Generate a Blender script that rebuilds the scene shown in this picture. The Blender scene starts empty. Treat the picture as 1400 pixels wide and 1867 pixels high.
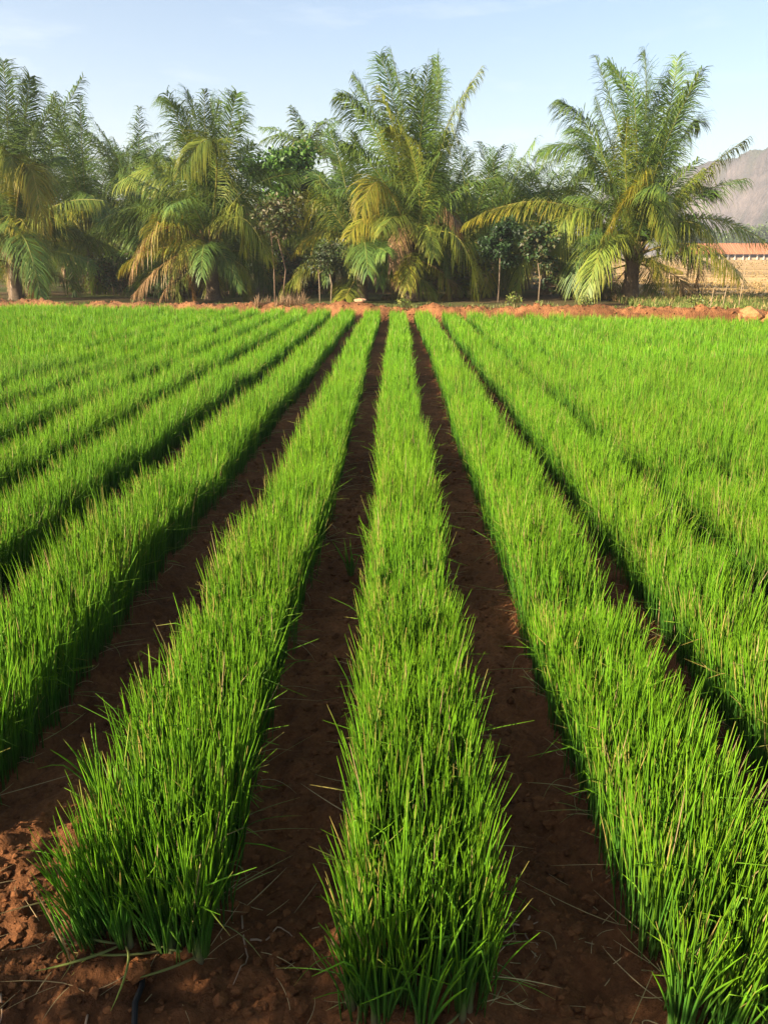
import bpy, math
import numpy as np
from math import radians as R

# ---------------------------------------------------------------- camera, sky, sun, exposure
S = bpy.context.scene
C = S.collection
cam_d = bpy.data.cameras.new('camera')
cam = bpy.data.objects.new('camera', cam_d)
C.objects.link(cam)
cam.location = (0.0, 0.0, 1.5)
cam.rotation_euler = (R(90 - 18.5), 0, R(0.82))
cam_d.sensor_fit = 'VERTICAL'
cam_d.sensor_height = 24
cam_d.lens = 12.0 / math.tan(R(67.05 / 2))
cam_d.clip_start = 0.05
cam_d.clip_end = 5000
S.camera = cam

SUN_EL = 24.0
SUN_AZ = 28.0          # degrees behind the exact left of the camera
ca, sa = math.cos(R(SUN_AZ)), math.sin(R(SUN_AZ))
to_sun = np.array([-ca * math.cos(R(SUN_EL)), -sa * math.cos(R(SUN_EL)), math.sin(R(SUN_EL))])
W = bpy.data.worlds.new('World')
S.world = W
W.use_nodes = True
nt = W.node_tree
bg = nt.nodes['Background']
tcw = nt.nodes.new('ShaderNodeTexCoord')
mpw = nt.nodes.new('ShaderNodeMapping'); mpw.inputs['Scale'].default_value = (2.2, 2.2, 11)
nzw = nt.nodes.new('ShaderNodeTexNoise'); nzw.inputs['Scale'].default_value = 2.4; nzw.inputs['Detail'].default_value = 7; nzw.inputs['Roughness'].default_value = 0.6
rmw = nt.nodes.new('ShaderNodeMapRange'); rmw.inputs[1].default_value = 0.56; rmw.inputs[2].default_value = 0.80; rmw.inputs[3].default_value = 0; rmw.inputs[4].default_value = 0.3
mxw = nt.nodes.new('ShaderNodeMix'); mxw.data_type = 'RGBA'; mxw.inputs[7].default_value = (5.2, 5.4, 5.7, 1)
nt.links.new(tcw.outputs['Generated'], mpw.inputs[0]); nt.links.new(mpw.outputs[0], nzw.inputs['Vector']); nt.links.new(nzw.outputs[0], rmw.inputs[0]); nt.links.new(rmw.outputs[0], mxw.inputs[0])
sky = nt.nodes.new('ShaderNodeTexSky')
sky.sky_type = 'NISHITA'
sky.sun_disc = False
sky.sun_elevation = R(SUN_EL)
# blender: rotation 0 puts the sun on +Y, turning clockwise seen from above
sky.sun_rotation = math.atan2(to_sun[0], to_sun[1]) % (2 * math.pi)
sky.altitude = 0
sky.air_density = 1.0
sky.dust_density = 1.6
sky.ozone_density = 1.5
nt.links.new(sky.outputs[0], mxw.inputs[6])
nt.links.new(mxw.outputs[2], bg.inputs[0])
bg.inputs[1].default_value = 0.066

sl = bpy.data.lights.new('sun', 'SUN')
sl.energy = 5.0
sl.angle = R(0.53)
sl.color = (1.0, 0.86, 0.66)
so = bpy.data.objects.new('sun', sl)
C.objects.link(so)
so.location = (-30, -8, 20)
from mathutils import Vector
so.rotation_euler = Vector(to_sun.tolist()).to_track_quat('Z', 'Y').to_euler()

S.view_settings.view_transform = 'Standard'
S.view_settings.look = 'None'
S.view_settings.gamma = 1
S.view_settings.use_curve_mapping = False
S.view_settings.exposure = 1.85

S.render.engine = 'CYCLES'
S.cycles.max_bounces = 6
S.cycles.diffuse_bounces = 3
S.cycles.glossy_bounces = 2
S.cycles.transmission_bounces = 3
S.cycles.transparent_max_bounces = 8
S.cycles.volume_bounces = 0

rng = np.random.default_rng(11)

# ---------------------------------------------------------------- helpers
def tag(o, label=None, cat=None, group=None, kind=None):
    if label: o['label'] = label
    if cat: o['category'] = cat
    if group: o['group'] = group
    if kind: o['kind'] = kind
    return o

def empty(name, loc, rz=0.0):
    o = bpy.data.objects.new(name, None)
    o.empty_display_size = 0.2
    C.objects.link(o)
    o.location = loc
    o.rotation_euler = (0, 0, rz)
    return o

def norm(v):
    v = np.asarray(v, float)
    return v / np.maximum(np.linalg.norm(v, axis=-1, keepdims=True), 1e-9)

class Buf:
    """collects triangles with a colour per vertex, then becomes one mesh object"""
    def __init__(s):
        s.v, s.t, s.c, s.n = [], [], [], 0
    def add(s, v, t, c):
        v = np.asarray(v, np.float32).reshape(-1, 3)
        c = np.asarray(c, np.float32)
        if c.ndim == 1: c = np.tile(c, (len(v), 1))
        s.v.append(v); s.t.append(np.asarray(t, np.int32).reshape(-1, 3) + s.n); s.c.append(c[:, :3])
        s.n += len(v)
    def mesh(s, name, mat, smooth=True):
        v = np.concatenate(s.v); t = np.concatenate(s.t); c = np.concatenate(s.c)
        me = bpy.data.meshes.new(name)
        me.vertices.add(len(v)); me.vertices.foreach_set('co', v.ravel())
        me.loops.add(t.size); me.loops.foreach_set('vertex_index', t.ravel())
        me.polygons.add(len(t))
        me.polygons.foreach_set('loop_start', np.arange(0, t.size, 3, dtype=np.int32))
        me.polygons.foreach_set('use_smooth', np.full(len(t), smooth, dtype=bool))
        a = me.attributes.new('col', 'FLOAT_COLOR', 'POINT')
        rgba = np.ones((len(v), 4), np.float32); rgba[:, :3] = c
        a.data.foreach_set('color', rgba.ravel())
        me.update(calc_edges=True)
        me.materials.append(mat)
        return me
    def build(s, name, mat, parent=None, smooth=True):
        o = bpy.data.objects.new(name, s.mesh(name, mat, smooth))
        C.objects.link(o)
        if parent: o.parent = parent
        return o

def hash2(ix, iy, seed):
    h = (ix.astype(np.int64) * 374761393 + iy.astype(np.int64) * 668265263 + seed * 974634777) & 0xffffffff
    h = ((h ^ (h >> 13)) * 1274126177) & 0xffffffff
    return ((h ^ (h >> 16)) & 0xffff) / 65535.0

def vnoise(x, y, seed=0):
    x = np.asarray(x, float); y = np.asarray(y, float)
    ix = np.floor(x); iy = np.floor(y)
    fx = x - ix; fy = y - iy
    fx = fx * fx * (3 - 2 * fx); fy = fy * fy * (3 - 2 * fy)
    a = hash2(ix, iy, seed); b = hash2(ix + 1, iy, seed); c = hash2(ix, iy + 1, seed); d = hash2(ix + 1, iy + 1, seed)
    return (a * (1 - fx) + b * fx) * (1 - fy) + (c * (1 - fx) + d * fx) * fy - 0.5

def fbm(x, y, seed=0, octs=4, gain=0.5):
    s = 0; a = 1; f = 1
    for k in range(octs):
        s = s + a * vnoise(x * f, y * f, seed + 17 * k); a *= gain; f *= 2.03
    return s

def tubes(buf, path, rad, col, sides=6, cap=True):
    """one tapered tube along a path of points"""
    P = np.asarray(path, float); n = len(P)
    rad = np.broadcast_to(np.asarray(rad, float), (n,))
    T = norm(np.gradient(P, axis=0))
    ref = np.array([0.31, 0.17, 0.93]) if abs(T[:, 2]).mean() < 0.8 else np.array([0.9, 0.3, 0.1])
    A = norm(np.cross(T, ref)); B = np.cross(T, A)
    ang = np.linspace(0, 2 * np.pi, sides, endpoint=False)
    V = P[:, None, :] + rad[:, None, None] * (np.cos(ang)[None, :, None] * A[:, None, :] + np.sin(ang)[None, :, None] * B[:, None, :])
    V = V.reshape(-1, 3)
    tri = []
    for i in range(n - 1):
        for j in range(sides):
            a = i * sides + j; b = i * sides + (j + 1) % sides
            tri += [(a, b, a + sides), (b, b + sides, a + sides)]
    if cap:
        V = np.vstack([V, P[-1:] + T[-1:] * rad[-1], P[:1]])
        for j in range(sides):
            tri.append(((n - 1) * sides + j, (n - 1) * sides + (j + 1) % sides, n * sides))
            tri.append((j, n * sides + 1, (j + 1) % sides))
    c = np.asarray(col, float)
    if c.ndim == 2 and len(c) == n:
        c = np.repeat(c, sides, axis=0)
        if cap: c = np.vstack([c, c[-1:], c[:1]])
    buf.add(V, tri, c)

# ---------------------------------------------------------------- materials
def new_mat(name):
    m = bpy.data.materials.new(name); m.use_nodes = True
    n = m.node_tree; b = n.nodes['Principled BSDF']
    return m, n, b

def foliage_mat(name, rough=0.45, spec=0.4, trans=0.3, tint=(1.15, 1.1, 0.6)):
    m, n, b = new_mat(name)
    at = n.nodes.new('ShaderNodeAttribute'); at.attribute_name = 'col'
    n.links.new(at.outputs['Color'], b.inputs['Base Color'])
    b.inputs['Roughness'].default_value = rough
    b.inputs['Specular IOR Level'].default_value = spec
    if trans > 0:
        tr = n.nodes.new('ShaderNodeBsdfTranslucent')
        mul = n.nodes.new('ShaderNodeMix'); mul.data_type = 'RGBA'; mul.blend_type = 'MULTIPLY'
        mul.inputs[0].default_value = 1; mul.inputs[7].default_value = (*tint, 1)
        n.links.new(at.outputs['Color'], mul.inputs[6])
        n.links.new(mul.outputs[2], tr.inputs['Color'])
        mx = n.nodes.new('ShaderNodeMixShader'); mx.inputs[0].default_value = trans
        n.links.new(b.outputs[0], mx.inputs[1]); n.links.new(tr.outputs[0], mx.inputs[2])
        n.links.new(mx.outputs[0], n.nodes['Material Output'].inputs['Surface'])
    return m

def earth_mat(name, scale=1.0, bump=0.6, rough=0.95, spec=0.15, dist=0.02):
    """attribute colour broken up by crumb-sized and hand-sized noise, with relief"""
    m, n, b = new_mat(name)
    at = n.nodes.new('ShaderNodeAttribute'); at.attribute_name = 'col'
    tc = n.nodes.new('ShaderNodeTexCoord')
    n1 = n.nodes.new('ShaderNodeTexNoise'); n1.inputs['Scale'].default_value = 9 * scale; n1.inputs['Detail'].default_value = 8; n1.inputs['Roughness'].default_value = 0.65
    n2 = n.nodes.new('ShaderNodeTexNoise'); n2.inputs['Scale'].default_value = 70 * scale; n2.inputs['Detail'].default_value = 6; n2.inputs['Roughness'].default_value = 0.7
    vo = n.nodes.new('ShaderNodeTexVoronoi'); vo.inputs['Scale'].default_value = 55 * scale
    for t in (n1, n2, vo): n.links.new(tc.outputs['Object'], t.inputs['Vector'])
    r1 = n.nodes.new('ShaderNodeMapRange'); r1.inputs[1].default_value = 0.3; r1.inputs[2].default_value = 0.7; r1.inputs[3].default_value = 0.62; r1.inputs[4].default_value = 1.3
    n.links.new(n1.outputs[0], r1.inputs[0])
    r2 = n.nodes.new('ShaderNodeMapRange'); r2.inputs[1].default_value = 0.3; r2.inputs[2].default_value = 0.7; r2.inputs[3].default_value = 0.7; r2.inputs[4].default_value = 1.25
    n.links.new(n2.outputs[0], r2.inputs[0])
    mm = n.nodes.new('ShaderNodeMath'); mm.operation = 'MULTIPLY'
    n.links.new(r1.outputs[0], mm.inputs[0]); n.links.new(r2.outputs[0], mm.inputs[1])
    vm = n.nodes.new('ShaderNodeVectorMath'); vm.operation = 'SCALE'
    n.links.new(at.outputs['Color'], vm.inputs[0]); n.links.new(mm.outputs[0], vm.inputs['Scale'])
    n.links.new(vm.outputs[0], b.inputs['Base Color'])
    ad = n.nodes.new('ShaderNodeMath'); ad.operation = 'MULTIPLY_ADD'; ad.inputs[1].default_value = 0.7
    n.links.new(n2.outputs[0], ad.inputs[0]); n.links.new(n1.outputs[0], ad.inputs[2])
    ad2 = n.nodes.new('ShaderNodeMath'); ad2.operation = 'MULTIPLY_ADD'; ad2.inputs[1].default_value = 0.35
    n.links.new(vo.outputs['Distance'], ad2.inputs[0]); n.links.new(ad.outputs[0], ad2.inputs[2])
    bp = n.nodes.new('ShaderNodeBump'); bp.inputs['Strength'].default_value = bump; bp.inputs['Distance'].default_value = dist
    n.links.new(ad2.outputs[0], bp.inputs['Height']); n.links.new(bp.outputs[0], b.inputs['Normal'])
    b.inputs['Roughness'].default_value = rough
    b.inputs['Specular IOR Level'].default_value = spec
    return m

M_onion = foliage_mat('onion leaf', 0.45, 0.20, 0.40, (1.1, 1.1, 0.5))
M_palm = foliage_mat('palm frond', 0.45, 0.2, 0.25, (1.3, 1.1, 0.4))
M_leaf = foliage_mat('broad leaf', 0.5, 0.35, 0.25, (1.2, 1.1, 0.4))
M_dry = foliage_mat('dry straw', 0.75, 0.2, 0.2, (1, 0.9, 0.7))
M_bark = earth_mat('bark', 2.0, 0.7, 0.9, 0.2, 0.02)
M_soil = earth_mat('red soil', 1.0, 1.0, 0.95, 0.12, 0.02)
M_bank = earth_mat('bank soil', 0.6, 0.8, 0.95, 0.12, 0.05)
M_land = earth_mat('land', 0.25, 0.4)
M_rock = earth_mat('rock', 1.2, 0.6, 0.85, 0.25, 0.02)
M_hill = earth_mat('hill rock', 0.006, 0.9, 0.95, 0.1, 6.0)
M_wall = earth_mat('shed plaster', 0.5, 0.2, 0.9, 0.2)
M_tile = earth_mat('roof tile', 0.5, 0.3, 0.85, 0.2)

def plain(name, col, rough=0.6, spec=0.4):
    m, n, b = new_mat(name)
    tx = n.nodes.new('ShaderNodeTexNoise'); tx.inputs['Scale'].default_value = 60; tx.inputs['Detail'].default_value = 5
    tc = n.nodes.new('ShaderNodeTexCoord'); n.links.new(tc.outputs['Object'], tx.inputs['Vector'])
    rp = n.nodes.new('ShaderNodeMapRange'); rp.inputs[3].default_value = 0.6; rp.inputs[4].default_value = 1.5
    n.links.new(tx.outputs[0], rp.inputs[0])
    vm = n.nodes.new('ShaderNodeVectorMath'); vm.operation = 'SCALE'; vm.inputs[0].default_value = col
    n.links.new(rp.outputs[0], vm.inputs['Scale']); n.links.new(vm.outputs[0], b.inputs['Base Color'])
    b.inputs['Roughness'].default_value = rough; b.inputs['Specular IOR Level'].default_value = spec
    return m
M_pipe = plain('black pipe', (0.012, 0.012, 0.012), 0.7, 0.2)

# ---------------------------------------------------------------- layout
ROWS = list(range(-17, 15))
CENTRE = {-3: -1.96, -2: -1.28, -1: -0.555, 0: 0.045, 1: 0.69, 2: 1.25, 3: 1.81}
for k_ in range(-4, -18, -1): CENTRE[k_] = CENTRE[k_ + 1] - 0.62
for k_ in range(4, 16): CENTRE[k_] = CENTRE[k_ - 1] + 0.56
def row_x(k, y):
    far = 0.05 + 0.57 * k          # the beds were not ridged quite parallel
    return CENTRE[k] + (far - CENTRE[k]) * np.clip((y - 2) / 16, 0, 1) + 0.015 * np.sin(0.55 * y + 1.7 * k) + 0.010 * np.sin(1.7 * y + 0.6 * k)
def row_start(k): return {-2: 1.66, -1: 1.315, 0: 1.19, 1: 1.155, 2: 1.16}.get(k, 1.35)
def field_end(x): return 18.2 - 0.27 * x
def hw(k): return 0.135 if k < 3 else (0.16 if k == 3 else 0.205)      # half width of a bed at the soil

def land_z(x, y):
    return 0.0 * y
# ---------------------------------------------------------------- ground: one sheet to the horizon
def axis(segs):
    out = [segs[0][0]]
    for a, b, n in segs: out += list(np.linspace(a, b, n + 1)[1:])
    return np.array(out)
gx = axis([(-1500, -200, 8), (-200, -30, 10), (-30, -12, 12), (-12, -2.0, 90), (-2.0, 1.9, 240), (1.9, 10, 76), (10, 30, 24), (30, 200, 14), (200, 1500, 8)])
gy = axis([(-300, -10, 6), (-10, 0.55, 16), (0.55, 3.2, 190), (3.2, 7, 120), (7, 22, 130), (22, 40, 36), (40, 90, 70), (90, 300, 70), (300, 1700, 12)])
GX, GY = np.meshgrid(gx, gy, indexing='ij')
GZ = land_z(GX, GY).astype(float)
dx = np.min(np.stack([np.abs(GX - row_x(k, GY)) for k in ROWS]), 0)
infield = (GX > -12) & (GX < 9.2) & (GY < field_end(GX))
bed = np.clip((0.20 - dx) / 0.09, 0, 1); bed = bed * bed * (3 - 2 * bed)
startf = np.clip((GY - 1.0) / 0.25, 0, 1)
GZ += np.where(infield, 0.035 * bed * startf - 0.015, -0.01 * (GY < 20))
near = np.exp(-np.maximum(GY - 3, 0) / 3.0) * (np.abs(GX) < 9)
GZ += near * (0.040 * fbm(GX * 2.2, GY * 2.2, 3, 3) + 0.040 * fbm(GX * 8, GY * 8, 5, 4, 0.65) + 0.036 * np.abs(fbm(GX * 24, GY * 24, 9, 2)))
GZ += (GY > 21.5) * 0.10 * fbm(GX * 0.4, GY * 0.4, 21, 3)
grove = (GX < 7.9 + 0.1 * (GY - 20)) & (GY > 15)
soil = np.array([0.182, 0.072, 0.026]); litter = np.array([0.10, 0.066, 0.030]); dryc = np.array([0.46, 0.30, 0.13]); farc = np.array([0.30, 0.23, 0.10]); green = np.array([0.07, 0.12, 0.02])
col = np.empty(GX.shape + (3,)); col[:] = soil
damp = np.clip(0.5 + 1.4 * fbm(GX * 1.1, GY * 1.1, 31, 4), 0, 1)[..., None]
col = col * (0.62 + 0.55 * damp)
w = np.clip((GY - field_end(GX) - 0.8) / 1.0, 0, 1)[..., None]
gmix = np.clip(0.5 + 2.2 * fbm(GX * 0.35, GY * 0.5, 77, 3), 0, 1)[..., None]
target = np.where(grove[..., None], litter * (1 - 0.55 * gmix) + green * 0.55 * gmix, dryc * (0.95 + 0.55 * fbm(GX * .05 + 3, GY * .32, 55, 4, .6)[..., None] + 0.2 * (gmix - .5)))
fresh = np.clip((29 - GY) / 6, 0, 1)[..., None] * (~grove)[..., None] * 0.65
target = target * (1 - fresh) + np.array([0.16, 0.15, 0.04]) * fresh
col = col * (1 - w) + target * w
wf = np.clip((GY - 160) / 200, 0, 1)[..., None]
col = col * (1 - wf) + farc * wf
nx, ny = GX.shape
idx = np.arange(nx * ny).reshape(nx, ny)
q = np.stack([idx[:-1, :-1], idx[1:, :-1], idx[1:, 1:], idx[:-1, 1:]], -1).reshape(-1, 4)
b = Buf(); b.add(np.stack([GX, GY, GZ], -1), np.vstack([q[:, [0, 1, 2]], q[:, [0, 2, 3]]]), col.reshape(-1, 3))
tag(b.build('ground', M_soil), kind='structure')

def ground_h(x, y):
    i = np.clip(np.searchsorted(gx, x) - 1, 0, nx - 2); j = np.clip(np.searchsorted(gy, y) - 1, 0, ny - 2)
    u = np.clip((x - gx[i]) / (gx[i + 1] - gx[i]), 0, 1); v = np.clip((y - gy[j]) / (gy[j + 1] - gy[j]), 0, 1)
    return (GZ[i, j] * (1 - u) + GZ[i + 1, j] * u) * (1 - v) + (GZ[i, j + 1] * (1 - u) + GZ[i + 1, j + 1] * u) * v

# ---------------------------------------------------------------- earth bank along the far edge
BX = np.linspace(-17, 14, 800); BT = np.linspace(-0.5, 0.75, 30)
BXX, BTT = np.meshgrid(BX, BT, indexing='ij')
bend = 0.55
prof = np.clip(1 - np.abs(BTT / np.where(BTT < 0, 0.5, 0.75)) ** 1.7, 0, 1)
hgt = 0.36 + 0.10 * fbm(BX * 0.6, BX * 0 + 3, 4, 3) + 0.05 * np.clip(BX / 8, -1, 1)
BZ = prof * hgt[:, None] + prof ** 0.4 * (0.11 * fbm(BXX * 2.3, BTT * 3, 8, 4, 0.6) + 0.10 * np.abs(fbm(BXX * 7, BTT * 8, 14, 3)) )
BZ -= 0.05
BYY = field_end(BXX) + bend + BTT + 0.10 * fbm(BXX * 1.5, BTT * 2, 40, 3)
bc = np.empty(BXX.shape + (3,)); bc[:] = (0.235, 0.100, 0.040)
bm_ = np.clip(0.5 + 1.8 * fbm(BXX * 1.4, BTT * 3, 51, 3), 0, 1)[..., None]
bc = bc * (0.6 + 0.55 * bm_)
left = np.clip((-BXX - 0) / 6, 0, 1)[..., None]
bc = bc * (1 - left * 0.25) + np.array([0.30, 0.16, 0.08]) * left * 0.25
b = Buf(); n1, n2 = BXX.shape
idx = np.arange(n1 * n2).reshape(n1, n2)
q = np.stack([idx[:-1, :-1], idx[1:, :-1], idx[1:, 1:], idx[:-1, 1:]], -1).reshape(-1, 4)
b.add(np.stack([BXX, BYY, BZ], -1), np.vstack([q[:, [0, 1, 2]], q[:, [0, 2, 3]]]), bc.reshape(-1, 3))
tag(b.build('earth_bank', M_bank), kind='structure')
def bank_h(x, t=0.0):
    i = np.clip(np.searchsorted(BX, x), 0, len(BX) - 1); j = int(np.argmin(np.abs(BT - t)))
    return BYY[i, j], BZ[i, j]

# ---------------------------------------------------------------- lumps: clods, stones
def lump(r, seed, squash=0.7, sub=2, rough=0.35):
    import bmesh
    bm = bmesh.new(); bmesh.ops.create_icosphere(bm, subdivisions=sub, radius=1)
    v = np.array([x.co[:] for x in bm.verts]); t = np.array([[x.index for x in f.verts] for f in bm.faces]); bm.free()
    k = 1 + rough * (fbm(v[:, 0] * 1.3 + v[:, 2] * 0.7 + seed, v[:, 1] * 1.3 - v[:, 2] * 0.9, seed, 3) * 2)
    rr = np.random.default_rng(seed)
    v = v * k[:, None] * np.array([rr.uniform(.8, 1.2), rr.uniform(.8, 1.2), squash]) * r
    return v, t
b = Buf(); proto = [lump(1, 100 + s, 0.75, 1, 0.55) for s in range(8)]
def scatter_lumps(n, fx, fy, rlo, rhi, colr):
    for _ in range(n):
        x, y = fx(), fy(); r = rlo * (rhi / rlo) ** (rng.random() ** 2.2)
        v, t = proto[rng.integers(8)]
        a = rng.uniform(0, 6.28); c_, s_ = math.cos(a), math.sin(a)
        vv = np.stack([v[:, 0] * c_ - v[:, 1] * s_, v[:, 0] * s_ + v[:, 1] * c_, v[:, 2]], -1) * r
        b.add(vv + np.array([x, y, float(ground_h(x, y)) + r * 0.25]), t, np.array(colr) * rng.uniform(0.7, 1.35))
scatter_lumps(2200, lambda: rng.uniform(-1.3, 0.9), lambda: rng.uniform(0.85, 1.75), 0.0025, 0.014, soil)
scatter_lumps(900, lambda: rng.uniform(-1.5, -0.66), lambda: rng.uniform(1.2, 1.9), 0.0025, 0.012, soil * 1.1)
for k in range(-3, 3):
    scatter_lumps(800, lambda: (CENTRE[k] + CENTRE[k + 1]) / 2 + rng.normal() * 0.07, lambda: 1.2 + 5 * rng.random() ** 1.5, 0.003, 0.020, soil)
tag(b.build('soil_crumbs', M_soil, None, False), kind='stuff', label='crumbs of red soil scattered over the furrows')

# ---------------------------------------------------------------- onion leaves
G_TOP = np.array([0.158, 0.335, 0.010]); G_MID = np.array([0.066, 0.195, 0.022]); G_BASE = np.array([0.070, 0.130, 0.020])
TIP_Y = np.array([0.46, 0.36, 0.10]); STRAW = np.array([0.36, 0.27, 0.13])

def blades(buf, root, L, d0, bendv, rad, nseg, nside, tint, drytip, fold=None, tk=None, straw=None):
    """n curved tapering leaves at once"""
    n = len(root); t = np.linspace(0, 1, nseg + 1)
    P = root[:, None, :] + L[:, None, None] * (d0[:, None, :] * t[None, :, None] + bendv[:, None, :] * (t ** 2)[None, :, None])
    if fold is not None:
        P = P + L[:, None, None] * fold[:, None, :] * np.maximum(0, t[None, :] - tk[:, None])[:, :, None]
    prof = np.interp(t, [0, 0.15, 0.5, 0.8, 1], [0.8, 1.0, 1.0, 0.76, 0.20])
    r = rad[:, None] * prof[None, :]
    T = norm(np.gradient(P, axis=1))
    ph = rng.uniform(0, 6.28, n)
    ref = np.stack([np.cos(ph), np.sin(ph), 0 * ph], -1)[:, None, :]
    A = norm(ref - (ref * T).sum(-1, keepdims=True) * T); B = np.cross(T, A)
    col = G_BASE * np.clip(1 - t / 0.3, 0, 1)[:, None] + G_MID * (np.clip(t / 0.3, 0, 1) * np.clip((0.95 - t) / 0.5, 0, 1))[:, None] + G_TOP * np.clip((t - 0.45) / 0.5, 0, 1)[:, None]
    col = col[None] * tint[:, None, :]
    dt = np.clip((t[None, :] - (1 - drytip[:, None])) / 0.08, 0, 1)[..., None]
    col = col * (1 - dt) + TIP_Y * dt
    if straw is not None:
        col = col * (1 - straw[:, None, None]) + STRAW * straw[:, None, None] * (0.7 + 0.5 * tint[:, None, :1])
    if nside == 2:
        V = np.stack([P - A * r[..., None], P + A * r[..., None]], 2)        # n, seg+1, 2
        m = 2
    else:
        ang = np.linspace(0, 2 * np.pi, nside, endpoint=False); m = nside
        V = P[:, :, None, :] + r[:, :, None, None] * (np.cos(ang)[None, None, :, None] * A[:, :, None, :] + np.sin(ang)[None, None, :, None] * B[:, :, None, :])
    tri = []
    for i in range(nseg):
        for j in range(m if m > 2 else 1):
            a = i * m + j; c = i * m + (j + 1) % m
            tri += [(a, c, a + m), (c, c + m, a + m)]
    tri = np.array(tri)
    per = (nseg + 1) * m
    allt = (tri[None] + (np.arange(n) * per)[:, None, None]).reshape(-1, 3)
    buf.add(V.reshape(-1, 3), allt, np.repeat(col[:, :, None, :], m, 2).reshape(-1, 3))

# crop shortened in places, some standing in for the shadow band across the beds
DIPS = [(0, 2.80, 0.16, 0.14), (1, 2.70, 0.15, 0.45), (3, 4.35, 0.35, 0.3), (-1, 2.55, 0.12, 0.18), (0, 1.72, 0.10, 0.10), (2, 3.3, 0.2, 0.2), (-2, 4.6, 0.4, 0.15)]
def crop_h(k, y):
    h = np.interp(y, [1, 3, 8, 13], [0.265, 0.265, 0.25, 0.225])
    h = h * (1 + 0.16 * vnoise(y * 1.3, y * 0 + k * 7.3, 5) + 0.12 * vnoise(y * 4.1, y * 0 + k * 3.1, 6))
    for kk, yy, s, a in DIPS:
        if kk == k: h = h * (1 - a * np.exp(-((y - yy) / s) ** 2))
    return h

def leaf_set(n, cx, cy, k, spread, edge):
    """leaf directions for clumps centred on cx, cy; edge = signed place across the bed -1..1"""
    az = rng.uniform(0, 6.28, n)
    mag = np.abs(rng.normal(0, 1, n)) * spread
    lean = np.stack([np.cos(az) * mag + 0.045 * edge * np.abs(edge) + 0.02, np.sin(az) * mag, np.ones(n)], -1)
    d0 = norm(lean)
    out = np.stack([np.cos(az), np.sin(az), 0 * az], -1)
    bendv = out * (np.abs(rng.normal(0, 0.055, n)))[:, None] + rng.normal(0, 0.035, (n, 3)) * np.array([1, 1, 0])
    bendv[:, 0] += 0.03 * edge
    bendv[:, 2] = -0.10 * np.abs(bendv[:, :2]).sum(1)
    return d0, bendv, out

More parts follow.
